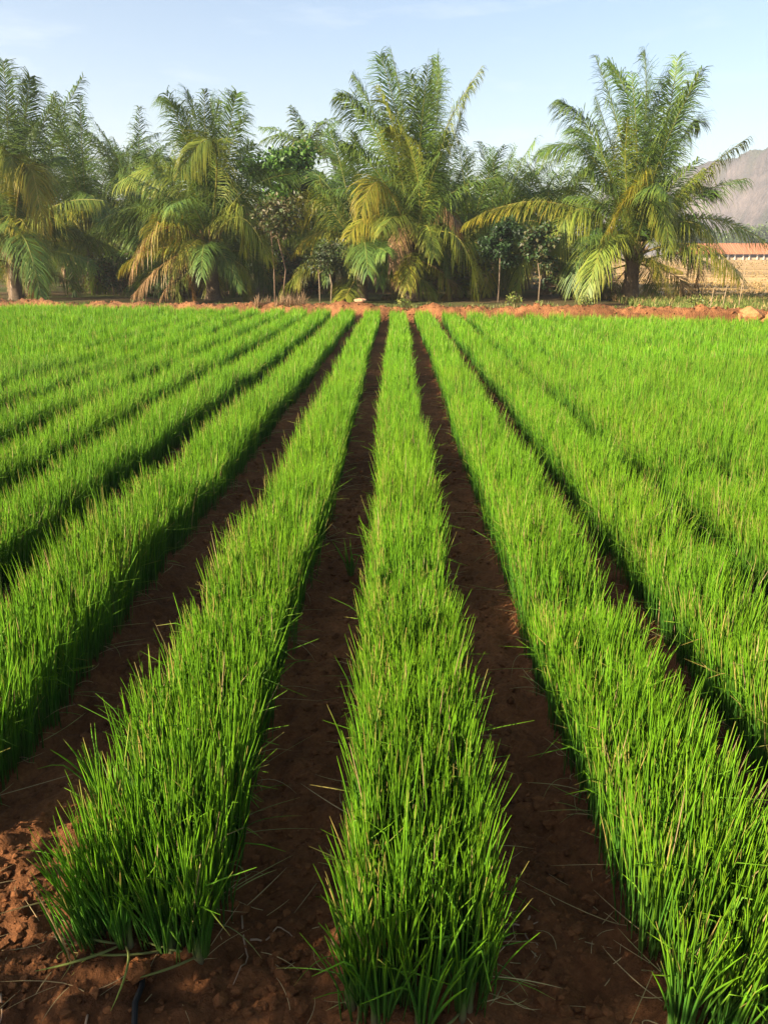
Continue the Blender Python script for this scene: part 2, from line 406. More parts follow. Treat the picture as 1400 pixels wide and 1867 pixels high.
def fill_row(k):
    x0 = row_x(k, 9.0); y0, y1 = row_start(k), float(field_end(x0))
    # the part of the row the photograph can show, with a margin for a step to the side
    lo = max(y0, (abs(x0) - 1.35) / 0.60)
    if lo > y1 - 0.5: return None
    root = empty('onion_row', (float(x0), float(y0), 0))
    buf = Buf(); off = np.array([x0, y0, 0])
    bands = [(1.0, 2.6, 4000, 5, 3, 0.84), (2.6, 4.2, 3400, 3, 3, 0.84), (4.2, 7.0, 2600, 3, 3, 0.90), (7.0, 10.0, 1500, 2, 3, 1.1), (10.0, 15.0, 1150, 2, 2, 1.5), (15.0, 24.0, 850, 2, 2, 2.0)]
    for a, c, dens, nseg, nside, wide in bands:
        a, c = max(a, lo), min(c, y1)
        if c <= a: continue
        per = 11 if nseg >= 4 else 9
        nc = int((c - a) * dens / per)
        line = rng.integers(0, 4, nc)
        cu = (line - 1.5) / 1.5 * 0.86 + rng.normal(0, 0.09, nc)
        cy = rng.uniform(a, c, nc)
        keep = vnoise(cy * 5.0, line * 9.1 + k * 31, 91) > -0.44
        cu, cy = cu[keep], cy[keep]; nc = len(cu)
        if nc == 0: continue
        vig = np.clip(rng.normal(1, 0.09, nc), 0.7, 1.2)
        ci = np.repeat(np.arange(nc), per); n = len(ci)
        cx = row_x(k, cy) + cu * hw(k)
        rx = cx[ci] + rng.normal(0, 0.014, n); ry = cy[ci] + rng.normal(0, 0.02, n)
        d0, bv, out = leaf_set(n, cx, cy, k, 0.066, np.clip(cu[ci], -1.1, 1.1))
        end = np.clip((y0 + 0.25 - ry) / 0.25, 0, 1)
        d0[:, 1] -= 0.22 * end; d0 = norm(d0)
        L = crop_h(k, ry) * vig[ci] * np.clip(rng.normal(1.0, 0.20, n), 0.45, 1.4)
        rad = rng.uniform(0.0019, 0.0031, n) * wide
        tone = np.clip(rng.normal(1, 0.2, n), 0.55, 1.6) * (1 + 0.25 * vnoise(ry * 0.9, rx * 0.9, 61))
        yel = np.clip(rng.normal(0, 0.5, n) + 1.3 * vnoise(ry * 1.7, rx * 1.7, 62), 0, 1)[:, None]
        tint = tone[:, None] * (1 + yel * np.array([0.34, 0.10, 0.1]))
        dry = np.where(rng.random(n) < (0.09 if a < 4 else 0.04), rng.uniform(0.05, 0.2, n), -0.2)
        dry = np.where((cu[ci] < -0.6) & (rng.random(n) < (0.16 if a < 5 else .05)), rng.uniform(.08, .35, n), dry)
        fold = out * rng.uniform(0.2, 0.9, n)[:, None] + np.array([0, 0, -1]) * rng.uniform(0.3, 1.3, n)[:, None]
        fold *= (rng.random(n) < 0.16)[:, None]
        tk = rng.uniform(0.5, 0.85, n)
        z = ground_h(rx, ry) - 0.004
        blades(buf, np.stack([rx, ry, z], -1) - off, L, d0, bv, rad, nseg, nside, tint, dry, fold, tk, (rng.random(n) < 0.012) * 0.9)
    o = buf.build('onion_leaves', M_onion, root); o['kind'] = 'stuff'
    # leaves that flopped sideways over the furrow, dry and pale
    a, c = max(lo, y0), min(9.0, y1)
    if c > a:
        n = int((c - a) * 30)
        side = np.where(rng.random(n) < 0.5, -1, 1); ry = a + (c - a) * rng.random(n) ** 1.4
        rx = row_x(k, ry) + side * rng.uniform(0.10, 0.16, n)
        up = rng.uniform(0.02, 0.55, n)
        d0 = norm(np.stack([side * rng.uniform(0.4, 1, n), rng.normal(0, 0.5, n), up], -1))
        bv = np.stack([rng.normal(0, 0.4, n), rng.normal(0, 0.5, n), -0.9 * up], -1)
        L = rng.uniform(0.06, 0.17, n)
        tint = np.tile(np.clip(rng.normal(1, .2, n), .5, 1.5)[:, None], (1, 3))
        buf = Buf()
        blades(buf, np.stack([rx, ry, ground_h(rx, ry) + 0.012], -1) - off, L, d0, bv, rng.uniform(0.0008, 0.0015, n), 6, 3, tint, np.full(n, 0.1), None, None, np.clip(rng.normal(0.65, 0.35, n), 0, 1))
        o = buf.build('withered_leaves', M_dry, root); o['kind'] = 'stuff'
    return root

ORD = ['', 'first', 'second', 'third', 'fourth', 'fifth', 'sixth', 'seventh', 'eighth', 'ninth', 'tenth', 'eleventh', 'twelfth', 'thirteenth', 'fourteenth', 'fifteenth', 'sixteenth', 'seventeenth', 'eighteenth']
for k in ROWS:
    r_ = fill_row(k)
    if r_ is None: continue
    if k == 0: lab = 'dense green onion row running up the middle between two wide bare furrows'
    else: lab = 'green onion row, %s one to the %s of the row up the middle' % (ORD[abs(k)], 'left' if k < 0 else 'right')
    tag(r_, lab, 'onion row', 'rows of onions across the field')

# single clumps one can pick out at the row ends
def clump(x, y, n, h, label, lean=(0, 0), spread=0.12, fallen=0):
    z = float(ground_h(x, y))
    root = empty('onion_clump', (x, y, z))
    tag(root, label, 'onion plant', 'onion clumps at the row ends')
    nb = 3
    for i in range(nb):
        a = rng.uniform(0, 6.28); bx, by = 0.016 * math.cos(a), 0.014 * math.sin(a)
        bf = Buf()
        tubes(bf, [(bx, by, -0.012), (bx, by, 0.006), (bx * 1.1, by * 1.1, 0.03), (bx * 1.25, by * 1.25, 0.07)], [0.007, 0.0085, 0.0062, 0.005], np.array([[.14, .10, .06], [.18, .16, .08], [.13, .18, .05], [.07, .14, .02]]), 7)
        bf.build('bulb_neck', M_onion, root)
    for i in range(n + fallen):
        fl = i >= n
        az = rng.uniform(0, 6.28) if not fl else rng.uniform(3.3, 5.6)
        mag = abs(rng.normal(0, 1)) * spread if not fl else 3.0
        d0 = norm([math.cos(az) * mag + lean[0], math.sin(az) * mag + lean[1], 1])[None]
        o_ = np.array([math.cos(az), math.sin(az), 0.0])
        bv = (o_ * abs(rng.normal(0, 0.14)) + np.array([rng.normal(0, .05), rng.normal(0, .05), -0.03]))[None]
        L = np.array([h * np.clip(rng.normal(1, .15), .55, 1.3)])
        fold = np.zeros((1, 3)); tk = np.array([0.7])
        if fl:
            bv = np.array([[o_[1] * 0.6, -o_[0] * 0.6, -d0[0, 2] * 1.02]]); L *= 0.55
        elif rng.random() < 0.15:
            fold = (o_ * 0.6 + np.array([0, 0, -1.0]))[None]; tk = np.array([rng.uniform(.5, .85)])
        bf = Buf()
        tn = np.clip(rng.normal(1, .15), .65, 1.4)
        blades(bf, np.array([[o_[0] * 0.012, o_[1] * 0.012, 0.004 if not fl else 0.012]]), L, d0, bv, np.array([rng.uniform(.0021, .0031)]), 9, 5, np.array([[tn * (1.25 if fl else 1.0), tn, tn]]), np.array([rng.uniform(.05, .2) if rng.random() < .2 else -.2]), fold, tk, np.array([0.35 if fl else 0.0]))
        bf.build('leaf', M_onion, root)

for x, y, n, h, ln, fallen, lab in [
    (-0.665, 1.315, 15, 0.22, (-0.05, -0.03), 1, 'thin onion clump at the near left corner of the row left of the middle one'),
    (-0.59, 1.268, 17, 0.24, (-0.01, -0.05), 3, 'onion clump with limp leaves lying on the soil, beside the orange clod'),
    (-0.500, 1.270, 17, 0.24, (0.01, -0.05), 1, 'onion clump right of the orange clod at the end of its row'),
    (-0.415, 1.262, 17, 0.26, (0.04, -0.04), 2, 'last onion clump on the furrow side of the row with the orange clod'),
    (-0.80, 1.74, 9, 0.22, (-0.12, 0.0), 0, 'small stray onion clump out in the furrow left of the second row'),
    (-0.075, 1.165, 15, 0.25, (-0.05, -0.05), 1, 'outer left onion clump at the near end of the middle row'),
    (-0.02, 1.115, 17, 0.26, (-0.02, -0.07), 1, 'onion clump at the near end of the middle row, left of centre'),
    (0.065, 1.105, 17, 0.26, (0.02, -0.07), 0, 'onion clump at the near end of the middle row, right of centre'),
    (0.14, 1.135, 16, 0.27, (0.04, -0.05), 1, 'outer right onion clump at the near end of the middle row'),
    (0.565, 1.105, 16, 0.26, (-0.05, -0.06), 1, 'leftmost onion clump at the end of the row on the right'),
    (0.65, 1.09, 17, 0.26, (0.0, -0.06), 0, 'onion clump next to the leftmost one at the end of the right row'),
    (0.735, 1.10, 16, 0.27, (0.04, -0.05), 0, 'third onion clump along the end of the row on the right'),
    (-0.215, 3.42, 9, 0.16, (-0.08, 0.0), 0, 'greyish short onion clump straying into the furrow left of the middle row'),
]: clump(x * 1.01, y * 1.035, int(n * 1.4), h, lab, ln, 0.09, fallen)
# ---------------------------------------------------------------- coconut palms
FC = {'g': (np.array([0.050, 0.100, 0.022]), np.array([0.100, 0.158, 0.026])),
      'h': (np.array([0.090, 0.135, 0.020]), np.array([0.160, 0.180, 0.025])),
      'y': (np.array([0.150, 0.175, 0.018]), np.array([0.270, 0.225, 0.026])),
      'b': (np.array([0.165, 0.095, 0.042]), np.array([0.220, 0.140, 0.068]))}
RC = {'g': (0.17, 0.18, 0.035), 'h': (0.24, 0.22, 0.04), 'y': (0.34, 0.27, 0.06), 'b': (0.20, 0.12, 0.055)}

def frond(p0, via, tip, kind, width, roll, seed, nleaf=64, wide=1.0, parent=None):
    rg = np.random.default_rng(seed)
    p0 = np.array(p0, float); via = np.array(via, float); tip = np.array(tip, float)
    t_ = 0.52
    c1 = (via - (1 - t_) ** 2 * p0 - t_ ** 2 * tip) / (2 * t_ * (1 - t_))
    cv = lambda t: (1 - t)[:, None] ** 2 * p0 + (2 * t * (1 - t))[:, None] * c1 + t[:, None] ** 2 * tip
    tv = lambda t: norm(2 * (1 - t)[:, None] * (c1 - p0) + 2 * t[:, None] * (tip - c1))
    buf = Buf()
    ts = np.linspace(0, 1, 13); P = cv(ts)
    Ltot = np.linalg.norm(np.diff(P, axis=0), axis=1).sum()
    tubes(buf, P, np.interp(ts, [0, .1, .4, 1], [0.040, 0.026, 0.014, 0.004]) * min(1, Ltot / 4.4 + .2) * G, RC[kind], 5, False)
    # leaflets on both sides
    n = int(nleaf * np.clip(Ltot / 5.3, .5, 1.25))
    T0 = tv(np.array([0.35]))[0]; hz = norm(np.array([tip[0] - p0[0], tip[1] - p0[1], 0.02]))
    side0 = np.cross(hz, [0, 0, 1.0]); side0 = norm(side0)
    if np.hypot(tip[0] - p0[0], tip[1] - p0[1]) < .3 * abs(tip[2] - p0[2]):   # an upright frond may twist to any side
        j = rg.normal(0, .5); side0 = np.array([math.cos(j), math.sin(j), 0.0])
    lo, hi = FC[kind]
    tone = rg.uniform(0.92, 1.42)
    for sgn in (-1, 1):
        t = np.clip(np.linspace(0.15, 0.985, n) + rg.normal(0, 0.004, n), 0, 1)
        gap = rg.random(n) > 0.05
        t = t[gap]; m = len(t)
        T = tv(t); O = cv(t)
        sd = norm(side0 - (T @ side0)[:, None] * T); nm = np.cross(sd, T)
        cr, sr = math.cos(roll), math.sin(roll)
        sd, nm = sd * cr + nm * sr, nm * cr - sd * sr
        # wind and age twist the leaflets in clusters
        tw = 0.35 * np.sin(t * 19 + seed) * rg.uniform(.3, 1)
        fwd = np.interp(t, [0.15, 0.5, 1], [0.45, 0.75, 1.6]) + rg.normal(0, .16, m)
        lift = 0.18 + rg.normal(0, .19, m) + tw
        d = norm(T * fwd[:, None] + sgn * sd + nm * lift[:, None])
        ln = 1.22 * width * np.interp(t, [0.12, 0.25, 0.5, 0.8, 1.0], [0.45, 0.85, 1.0, 0.72, 0.30]) * rg.uniform(.68, 1.15, m) * min(1.0, Ltot / 5.0 + 0.2)
        drp = {'g': 0.8, 'h': 0.9, 'y': 0.85, 'b': 1.1}[kind] * rg.uniform(.6, 1.4, m)
        g = np.array([0, 0, -1.0])
        p1 = O + d * (ln * .45)[:, None] + g * (ln * .14 * drp)[:, None]
        p2 = p1 + norm(d + g * (1.3 * drp)[:, None]) * (ln * .38)[:, None]
        p3 = p2 + norm(d + g * (2.6 * drp)[:, None]) * (ln * .25)[:, None]
        wv = norm(np.cross(d, nm)) * (0.0122 * wide * rg.uniform(.8, 1.2, m))[:, None]
        V = np.stack([O - wv * .6, O + wv * .6, p1 - wv, p1 + wv, p2 - wv * .7, p2 + wv * .7, p3], 1)
        tri = np.array([(0, 1, 3), (0, 3, 2), (2, 3, 5), (2, 5, 4), (4, 5, 6)])
        tt = (tri[None] + (np.arange(m) * 7)[:, None, None]).reshape(-1, 3)
        mixv = rg.random(m)[:, None] ** 1.5
        base = (lo * (1 - mixv) + hi * mixv) * tone * rg.uniform(.8, 1.2, m)[:, None]
        if kind in 'yb':                                    # ageing starts at the tip
            ga, gb = FC['h' if kind == 'y' else 'y']
            age = np.clip((t - rg.uniform(.0, .45)) * 2.2 + rg.normal(0, .22, m), 0, 1)[:, None]
            base = (ga * (1 - mixv) + gb * mixv) * (1 - age) + base * age
        tipc = base * np.array([1.5, 1.15, 0.9]) if kind != 'b' else base * 1.1
        if kind == 'y': tipc = base * np.array([1.15, .92, .9])
        cc = np.stack([base, base, base, base, (base + tipc) / 2, (base + tipc) / 2, tipc], 1).reshape(-1, 3)
        buf.add(V.reshape(-1, 3), tt, cc)
    return buf.build('frond', M_palm, parent)

def trunk(root, h, r, seed, lean=(0, 0)):
    rg = np.random.default_rng(seed)
    h = h * 1.0; r = r * G; n = max(8, int(h / 0.11)); z = np.linspace(-0.15, h, n)
    u = np.clip(z / max(h, .1), 0, 1)
    P = np.stack([lean[0] * u ** 1.5, lean[1] * u ** 1.5, z], -1)
    rad = r * np.interp(u, [0, .12, .5, 1], [1.45, 1.1, .9, .85]) * (1 + 0.10 * (np.arange(n) % 2) + rg.normal(0, .03, n))
    b = Buf(); tubes(b, P, rad, np.array([0.150, 0.105, 0.065]) * rg.uniform(.8, 1.2), 9)
    b.build('trunk', M_bark, root)

def stubs(root, z0, n, seed, r=0.18, ln=0.62, col=(0.25, 0.165, 0.075)):
    """old leaf bases standing round the top of the trunk"""
    rg = np.random.default_rng(seed)
    for i in range(n):
        a = i * 2.4 + rg.uniform(-.3, .3); e = rg.uniform(.15, .6); l = ln * rg.uniform(.7, 1.2)
        o = np.array([math.cos(a), math.sin(a), 0])
        P = [o * r * .5 + np.array([0, 0, z0 - .25]), o * (r + e * l * .4) + np.array([0, 0, z0 + l * .3]), o * (r + e * l) + np.array([0, 0, z0 + l * .75])]
        b = Buf(); tubes(b, P, [.075, .055, .028], np.array(col) * rg.uniform(.7, 1.25), 6)
        b.build('leaf_base', M_bark, root)

def generic_fronds(root, zc, n, L, seed, el_hi=86, el_lo=-25, nleaf=110, wide=1.15, kinds='ggghhy', off=(0, 0), az0=None, bk=1.0):
    rg = np.random.default_rng(seed)
    for i in range(n):
        u = (i + .5) / n
        az = (seed * 1.3 + i * 2.39996) if az0 is None else az0 + rg.uniform(-1.3, 1.3)
        e = R(el_hi + (el_lo - el_hi) * u ** 1.1 + rg.normal(0, 5))
        l = L * (0.72 + .4 * math.sin(min(1, u * 1.5 + .25) * math.pi * .6)) * rg.uniform(.88, 1.1)
        bendd = R(16 + 62 * u + rg.normal(0, 8)) * bk
        h = np.array([math.cos(az), math.sin(az), 0]); up = np.array([0, 0, 1.0])
        p0 = np.array([off[0], off[1], zc + .1 * rg.random()]) + h * .08
        via = p0 + .52 * l * (math.cos(e) * h + math.sin(e) * up)
        e2 = e - bendd
        tip = via + .5 * l * (math.cos(e2) * h + math.sin(e2) * up)
        tip[2] = max(tip[2], .15); via[2] = max(via[2], .25)
        k = 'g' if u < .45 else kinds[rg.integers(len(kinds))]
        if u > .88 and rg.random() < .5: k = 'b'
        frond(p0, via, tip, k, rg.uniform(.9, 1.1), rg.normal(0, .45), seed * 100 + i, nleaf, wide, root)

HERO = {}
HERO['P1']=((0.60,27.0),1.62,[
(-0.44,0.42,5.04,-1.14,0.83,7.52,'g',1.35),(0.62,0.35,4.87,0.68,0.69,7.46,'g',1.1),(-0.93,0.14,4.77,-1.95,0.28,6.81,'g',1.1),(-1.10,-0.35,4.87,-2.38,-0.69,6.08,'g',1.1),(1.09,0.21,4.54,1.72,0.42,6.64,'g',0.8),(0.20,-0.14,4.34,-0.21,-0.28,6.78,'g',1.2),(-1.10,-0.42,3.83,-2.19,-0.83,4.70,'g',1),(0.88,0.55,2.91,1.65,1.11,4.30,'g',1),(-1.01,-0.90,3.59,-1.67,-1.80,2.64,'y',1),(-1.14,-0.83,2.71,-2.18,-1.66,1.85,'y',1),(-0.27,-1.11,2.38,-0.72,-2.22,1.05,'b',0.8),(1.04,-0.42,2.78,1.42,-0.83,1.78,'b',0.9),(0.10,-0.83,3.64,-0.58,-1.66,5.29,'h',0.9),(-0.67,-0.83,2.03,-1.10,-1.66,0.55,'g',0.9),(0.84,-0.55,1.86,1.10,-1.11,0.36,'g',0.9),(-0.50,-0.55,4.14,-0.83,-1.11,5.15,'h',0.8),(0.46,-0.48,3.67,0.96,-0.97,5.01,'g',0.9),(0.36,-1.18,2.34,0.58,-2.35,1.37,'h',0.9)])
HERO['P6']=((-1.11,26.6),1.22,[
(-1.01,-0.35,2.16,-2.15,-0.69,1.50,'y',1),(-1.33,0.42,3.05,-2.66,0.83,2.53,'y',1),(-0.56,0.55,3.72,-1.04,1.11,5.27,'g',1),(-0.07,0.42,3.71,-0.28,0.83,5.20,'g',1),(0.69,-0.35,2.52,1.17,-0.69,1.86,'g',0.9),(-0.60,-0.69,1.86,-1.07,-1.39,0.63,'g',0.9),(0.60,-0.48,1.45,1.10,-0.97,0.70,'h',0.7),(-1.55,-0.14,1.28,-2.10,-0.28,0.42,'y',0.8),(0.20,0.35,2.88,0.60,0.69,4.22,'g',1),(-0.47,0.21,2.71,-1.34,0.42,3.71,'h',1),(-0.16,-0.90,2.02,-0.22,-1.80,0.89,'h',0.8),(-0.85,0.69,3.23,-1.79,1.39,4.12,'g',1)])
HERO['P3']=((-6.14,27.0),1.70,[
(-0.34,0.14,4.93,-1.31,0.28,6.19,'g',1.1),(-0.17,0.42,4.88,-0.62,0.83,6.47,'g',1.1),(0.25,0.48,4.57,0.09,0.97,6.27,'g',1.1),(0.67,0.21,4.70,1.09,0.42,6.33,'g',1),(0.50,-0.76,4.71,-0.40,-1.52,3.89,'h',1.1),(-0.50,-0.21,3.69,-1.45,-0.42,4.43,'g',1),(-1.01,0.35,4.03,-3.19,0.69,3.63,'h',1),(-1.39,0.42,3.94,-2.52,0.83,4.64,'g',1),(-1.36,-0.14,3.12,-3.21,-0.28,2.04,'g',1),(-1.12,-0.90,2.55,-1.52,-1.80,1.69,'y',0.9),(-0.24,-1.04,1.86,-0.77,-2.08,0.85,'y',0.7),(-1.88,-0.42,1.56,-2.85,-0.83,0.89,'y',0.8),(1.28,-0.62,2.93,1.31,-1.25,1.53,'h',0.9),(1.38,0.14,2.55,2.58,0.28,1.44,'y',0.8),(-1.32,-0.62,1.23,-2.33,-1.25,0.19,'b',1),(-0.63,-0.83,1.36,-1.30,-1.66,0.13,'b',1),(-0.34,-0.97,1.20,-0.19,-1.94,0.14,'b',0.8),(0.79,0.35,3.73,1.48,0.69,4.92,'g',1),(1.00,0.14,3.55,1.89,0.28,4.06,'g',1),(0.48,-0.62,1.53,1.24,-1.25,0.36,'g',0.8)])
HERO['P2']=((7.72,26.6),1.39,[
(0.04,0.14,4.95,-0.20,0.28,7.36,'g',1.25),(0.68,0.28,4.97,0.92,0.55,7.20,'g',1.15),(-0.32,0.21,5.28,-1.27,0.42,7.05,'g',0.75),(-1.49,-0.21,4.68,-2.88,-0.42,5.82,'g',1),(-1.70,-0.14,4.37,-3.30,-0.28,4.36,'g',1),(1.13,0.21,4.65,1.74,0.42,5.38,'g',1.1),(1.41,-0.14,3.42,3.11,-0.28,4.87,'h',0.9),(1.57,0.55,3.39,2.88,1.11,3.26,'g',0.9),(2.13,0.35,2.55,4.65,0.69,1.74,'h',0.8),(1.57,-1.45,1.72,2.31,-2.90,0.79,'y',1.15),(0.40,-1.04,1.23,0.94,-2.08,0.93,'y',0.6),(-1.93,-0.55,2.80,-3.06,-1.11,1.23,'h',1.2),(-1.69,-0.83,2.18,-2.26,-1.66,0.40,'g',1.1),(-0.22,-1.18,3.58,-1.67,-2.35,1.83,'y',1),(-0.63,-0.62,3.62,-0.93,-1.25,5.29,'h',0.7),(-0.70,0.28,4.02,-1.50,0.55,6.10,'g',1),(0.20,-1.04,3.12,0.46,-2.08,1.53,'h',0.9),(-2.83,-0.21,3.01,-5.58,-0.42,2.35,'y',1.0),(-1.08,0.55,4.21,-2.10,1.11,5.32,'g',1),(0.59,0.48,4.04,1.36,0.97,6.48,'g',1.1),(0.86,-0.42,2.84,1.61,-0.83,3.92,'h',1),(-0.99,0.14,2.87,-2.22,0.28,3.21,'g',1),(-0.87,-1.04,2.01,-1.80,-2.08,0.90,'h',0.9),(1.46,0.42,2.38,2.72,0.83,2.22,'g',0.9)])
HERO['P4']=((-12.81,27.0),1.36,[
(0.42,0.07,5.00,0.57,0.14,7.19,'g',1.1),(0.79,0.35,5.03,1.12,0.69,6.85,'g',1),(1.29,-0.83,4.11,1.89,-1.66,2.01,'y',1),(0.77,-0.83,4.26,1.22,-1.66,3.57,'h',1),(-0.17,0.00,4.19,-0.54,0.00,6.08,'g',1),(0.84,-0.83,2.52,1.56,-1.66,1.37,'y',0.9),(0.25,-0.69,2.52,-0.15,-1.39,1.20,'y',0.8),(0.81,0.14,2.89,1.71,0.28,2.05,'g',1),(1.02,0.35,3.73,1.78,0.69,4.43,'g',1),(-0.48,0.00,3.38,-1.63,0.00,2.88,'g',1),(0.21,-0.69,1.19,0.44,-1.39,0.11,'b',0.5),(0.53,0.21,4.21,1.29,0.42,5.52,'g',1),(0.88,-0.42,1.70,1.51,-0.83,0.52,'g',0.9)])
G = 1.385              # size of the grove
GP = 'coconut palms along the far edge of the field'
def hero_palm(key, label, seed, tr=0.15, extra=10, nst=8, up=3.9 * 1.385, ex=2.6 * 1.385):
    (x, y), zc, fr = HERO[key]
    root = empty('coconut_palm', (x, y, float(ground_h(x, y))))
    tag(root, label, 'palm tree', GP)
    trunk(root, zc, tr, seed)
    stubs(root, zc, nst, seed + 1, tr * 1.25)
    rg = np.random.default_rng(seed)
    for i, (vx, vy, vz, tx, ty, tz, k, w) in enumerate(fr):
        a = math.atan2(ty, tx)
        frond((.07 * math.cos(a), .07 * math.sin(a), zc + rg.uniform(-.1, .15)), (vx, vy, vz), (tx, ty, tz), k, w, rg.normal(0, .55), seed * 50 + i, 190, 1.0, root)
    generic_fronds(root, zc, extra, ex, seed + 7, 62, 10, 130, 1.05, 'ggh')
    if extra >= 10: generic_fronds(root, zc, 6, up, seed + 13, 89, 76, 150, 1.0, 'ggh', bk=.28)
    generic_fronds(root, zc * .8, 9, 2.0 * G, seed + 9, 42, -38, 190, .75, 'ghhyb')
hero_palm('P1', 'tall full coconut palm straight behind the end of the middle rows', 21, .17, 10, 8, 3.6 * G)
hero_palm('P2', 'big bushy coconut palm on the right, beside the dry grass field', 26, .18, 12, 12, 3.7 * G)
hero_palm('P3', 'coconut palm with brown dead fronds hanging to the ground, left of centre', 23, .15, 10, 8, 2.8 * G)
hero_palm('P4', 'coconut palm at the left edge with an orange dead frond by its trunk', 24, .15)
hero_palm('P6', 'low coconut palm with pale splayed leaf bases left of the tall central palm', 25, .13, 5, 11, 3.0 * G, 2.0 * G)

# the lines of palms behind: x, y, crown height, frond length, count, label
BACK = [
 (-10.7, 24.0, 1.5, 4.1, 24, 'tall dark green palm standing behind the palm at the left edge'),
 (-8.9, 23.6, 1.4, 3.8, 23, 'palm with upright crown just right of the tall dark one on the left'),
 (-7.6, 24.6, 1.2, 3.5, 22, 'palm with a yellowish young frond between left edge palms and the brown-frond palm'),
 (-6.0, 22.5, .9, 2.8, 22, 'low palm filling the gap left of the palm with dead brown fronds'),
 (-6.3, 29.0, 1.5, 2.7, 20, 'palm deep in the grove above the low gap-filling palm'),
 (-8.2, 26.6, 1.5, 3.7, 20, 'slender palm rising behind the gap right of the left-edge palms'),
 (-9.9, 27.0, 1.6, 3.9, 20, 'feathery palm between the dark left palms, one line further back'),
 (-3.2, 24.5, 1.0, 2.3, 20, 'palm right behind the brown-frond palm, toward the leafy green tree'),
 (-1.95, 24.2, 1.3, 2.8, 21, 'palm between the leafy green tree and the tall central palm'),
 (2.05, 22.6, 1.3, 2.8, 20, 'slim-trunked palm just right of the tall central palm'),
 (3.9, 26.5, 1.4, 2.7, 20, 'short upright palm behind the dark saplings'),
 (4.0, 21.6, 1.0, 2.2, 18, 'low palm behind the two dark saplings, left of the bushy palm'),
 (3.0, 24.6, 1.5, 2.9, 20, 'palm behind the dark saplings, its crown level with the slim-trunked palm'),
 (4.9, 25.4, 1.4, 2.8, 20, 'palm just left of the bushy palm, one line back'),
 (1.4, 28.0, 1.6, 3.0, 20, 'palm one line behind the slim-trunked palm'),
 (-0.6, 28.5, 1.4, 2.4, 18, 'palm hidden behind the tall central palm, left side'),
 (0.9, 25.5, 1.2, 2.6, 18, 'palm hidden behind the tall central palm, right side'),
]
for i, (x, y, zc, L, n, lab) in enumerate(BACK):
    x, y, zc, L = x * G, y * G, zc * G, L * G
    root = empty('coconut_palm', (x, y, float(ground_h(x, y))))
    tag(root, lab, 'palm tree', GP)
    trunk(root, zc, .13, 300 + i, (rng.normal(0, .12), rng.normal(0, .1)))
    generic_fronds(root, zc, n, L, 31 + i)
# the single tall palm far back
root = empty('coconut_palm', (-6.1, 55.4, float(ground_h(-6.1, 55.4))))
tag(root, 'far palm on a tall trunk rising above the leafy green tree', 'palm tree', GP)
trunk(root, 7.7, .15, 390, (.3, 0))
generic_fronds(root, 7.7, 18, 3.2, 77, 62, -25, 60, 2.6, 'gggh', (.3, 0))
# deepest lines of the grove
k = 0
for y in (32.0, 39.0):
    for x in np.arange(-20 if y > 35 else -17, 6.5, 3.1):
        xx = (x + rng.normal(0, .4)) * G; yy = (y + rng.normal(0, .6)) * G
        root = empty('coconut_palm', (xx, yy, float(ground_h(xx, yy))))
        line = 'fourth' if y < 35 else 'last'
        tag(root, 'shaded palm in the %s line of the grove, %s from the left in that line' % (line, ORD[int(round((x - (-20 if y > 35 else -17)) / 3.1)) + 1]), 'palm tree', 'shaded palms deep in the grove')
        zc = rng.uniform(1.1, 1.6) * G
        trunk(root, zc, .14, 400 + k)
        generic_fronds(root, zc, 17, rng.uniform(2.1, 2.6) * G, 60 + k, 80, -35, 52, 1.7, 'gggh')
        k += 1

# ---------------------------------------------------------------- leafy trees and saplings
def leaf_cards(buf, centers, radii, n, size, cols, rg):
    c = rg.integers(0, len(centers), n)
    d = norm(rg.normal(0, 1, (n, 3))) * (rg.random(n) ** .45)[:, None]
    P = np.asarray(centers)[c] + d * np.asarray(radii)[c][:, None] * np.array([1, 1, .8])
    a = norm(rg.normal(0, 1, (n, 3)) + np.array([0, 0, -.4])); s_ = norm(np.cross(a, rg.normal(0, 1, (n, 3)))); nn = np.cross(a, s_)
    L = size * rg.uniform(.7, 1.3, n)[:, None]
    V = np.stack([P, P + a * L * .5 + s_ * L * .26 + nn * L * .06, P + a * L, P + a * L * .5 - s_ * L * .26 + nn * L * .06], 1)
    tri = np.array([(0, 1, 2), (0, 2, 3)])
    tt = (tri[None] + (np.arange(n) * 4)[:, None, None]).reshape(-1, 3)
    cl = np.asarray(cols)[rg.integers(0, len(cols), n)] * rg.uniform(.7, 1.3, n)[:, None]
    buf.add(V.reshape(-1, 3), tt, np.repeat(cl, 4, 0))

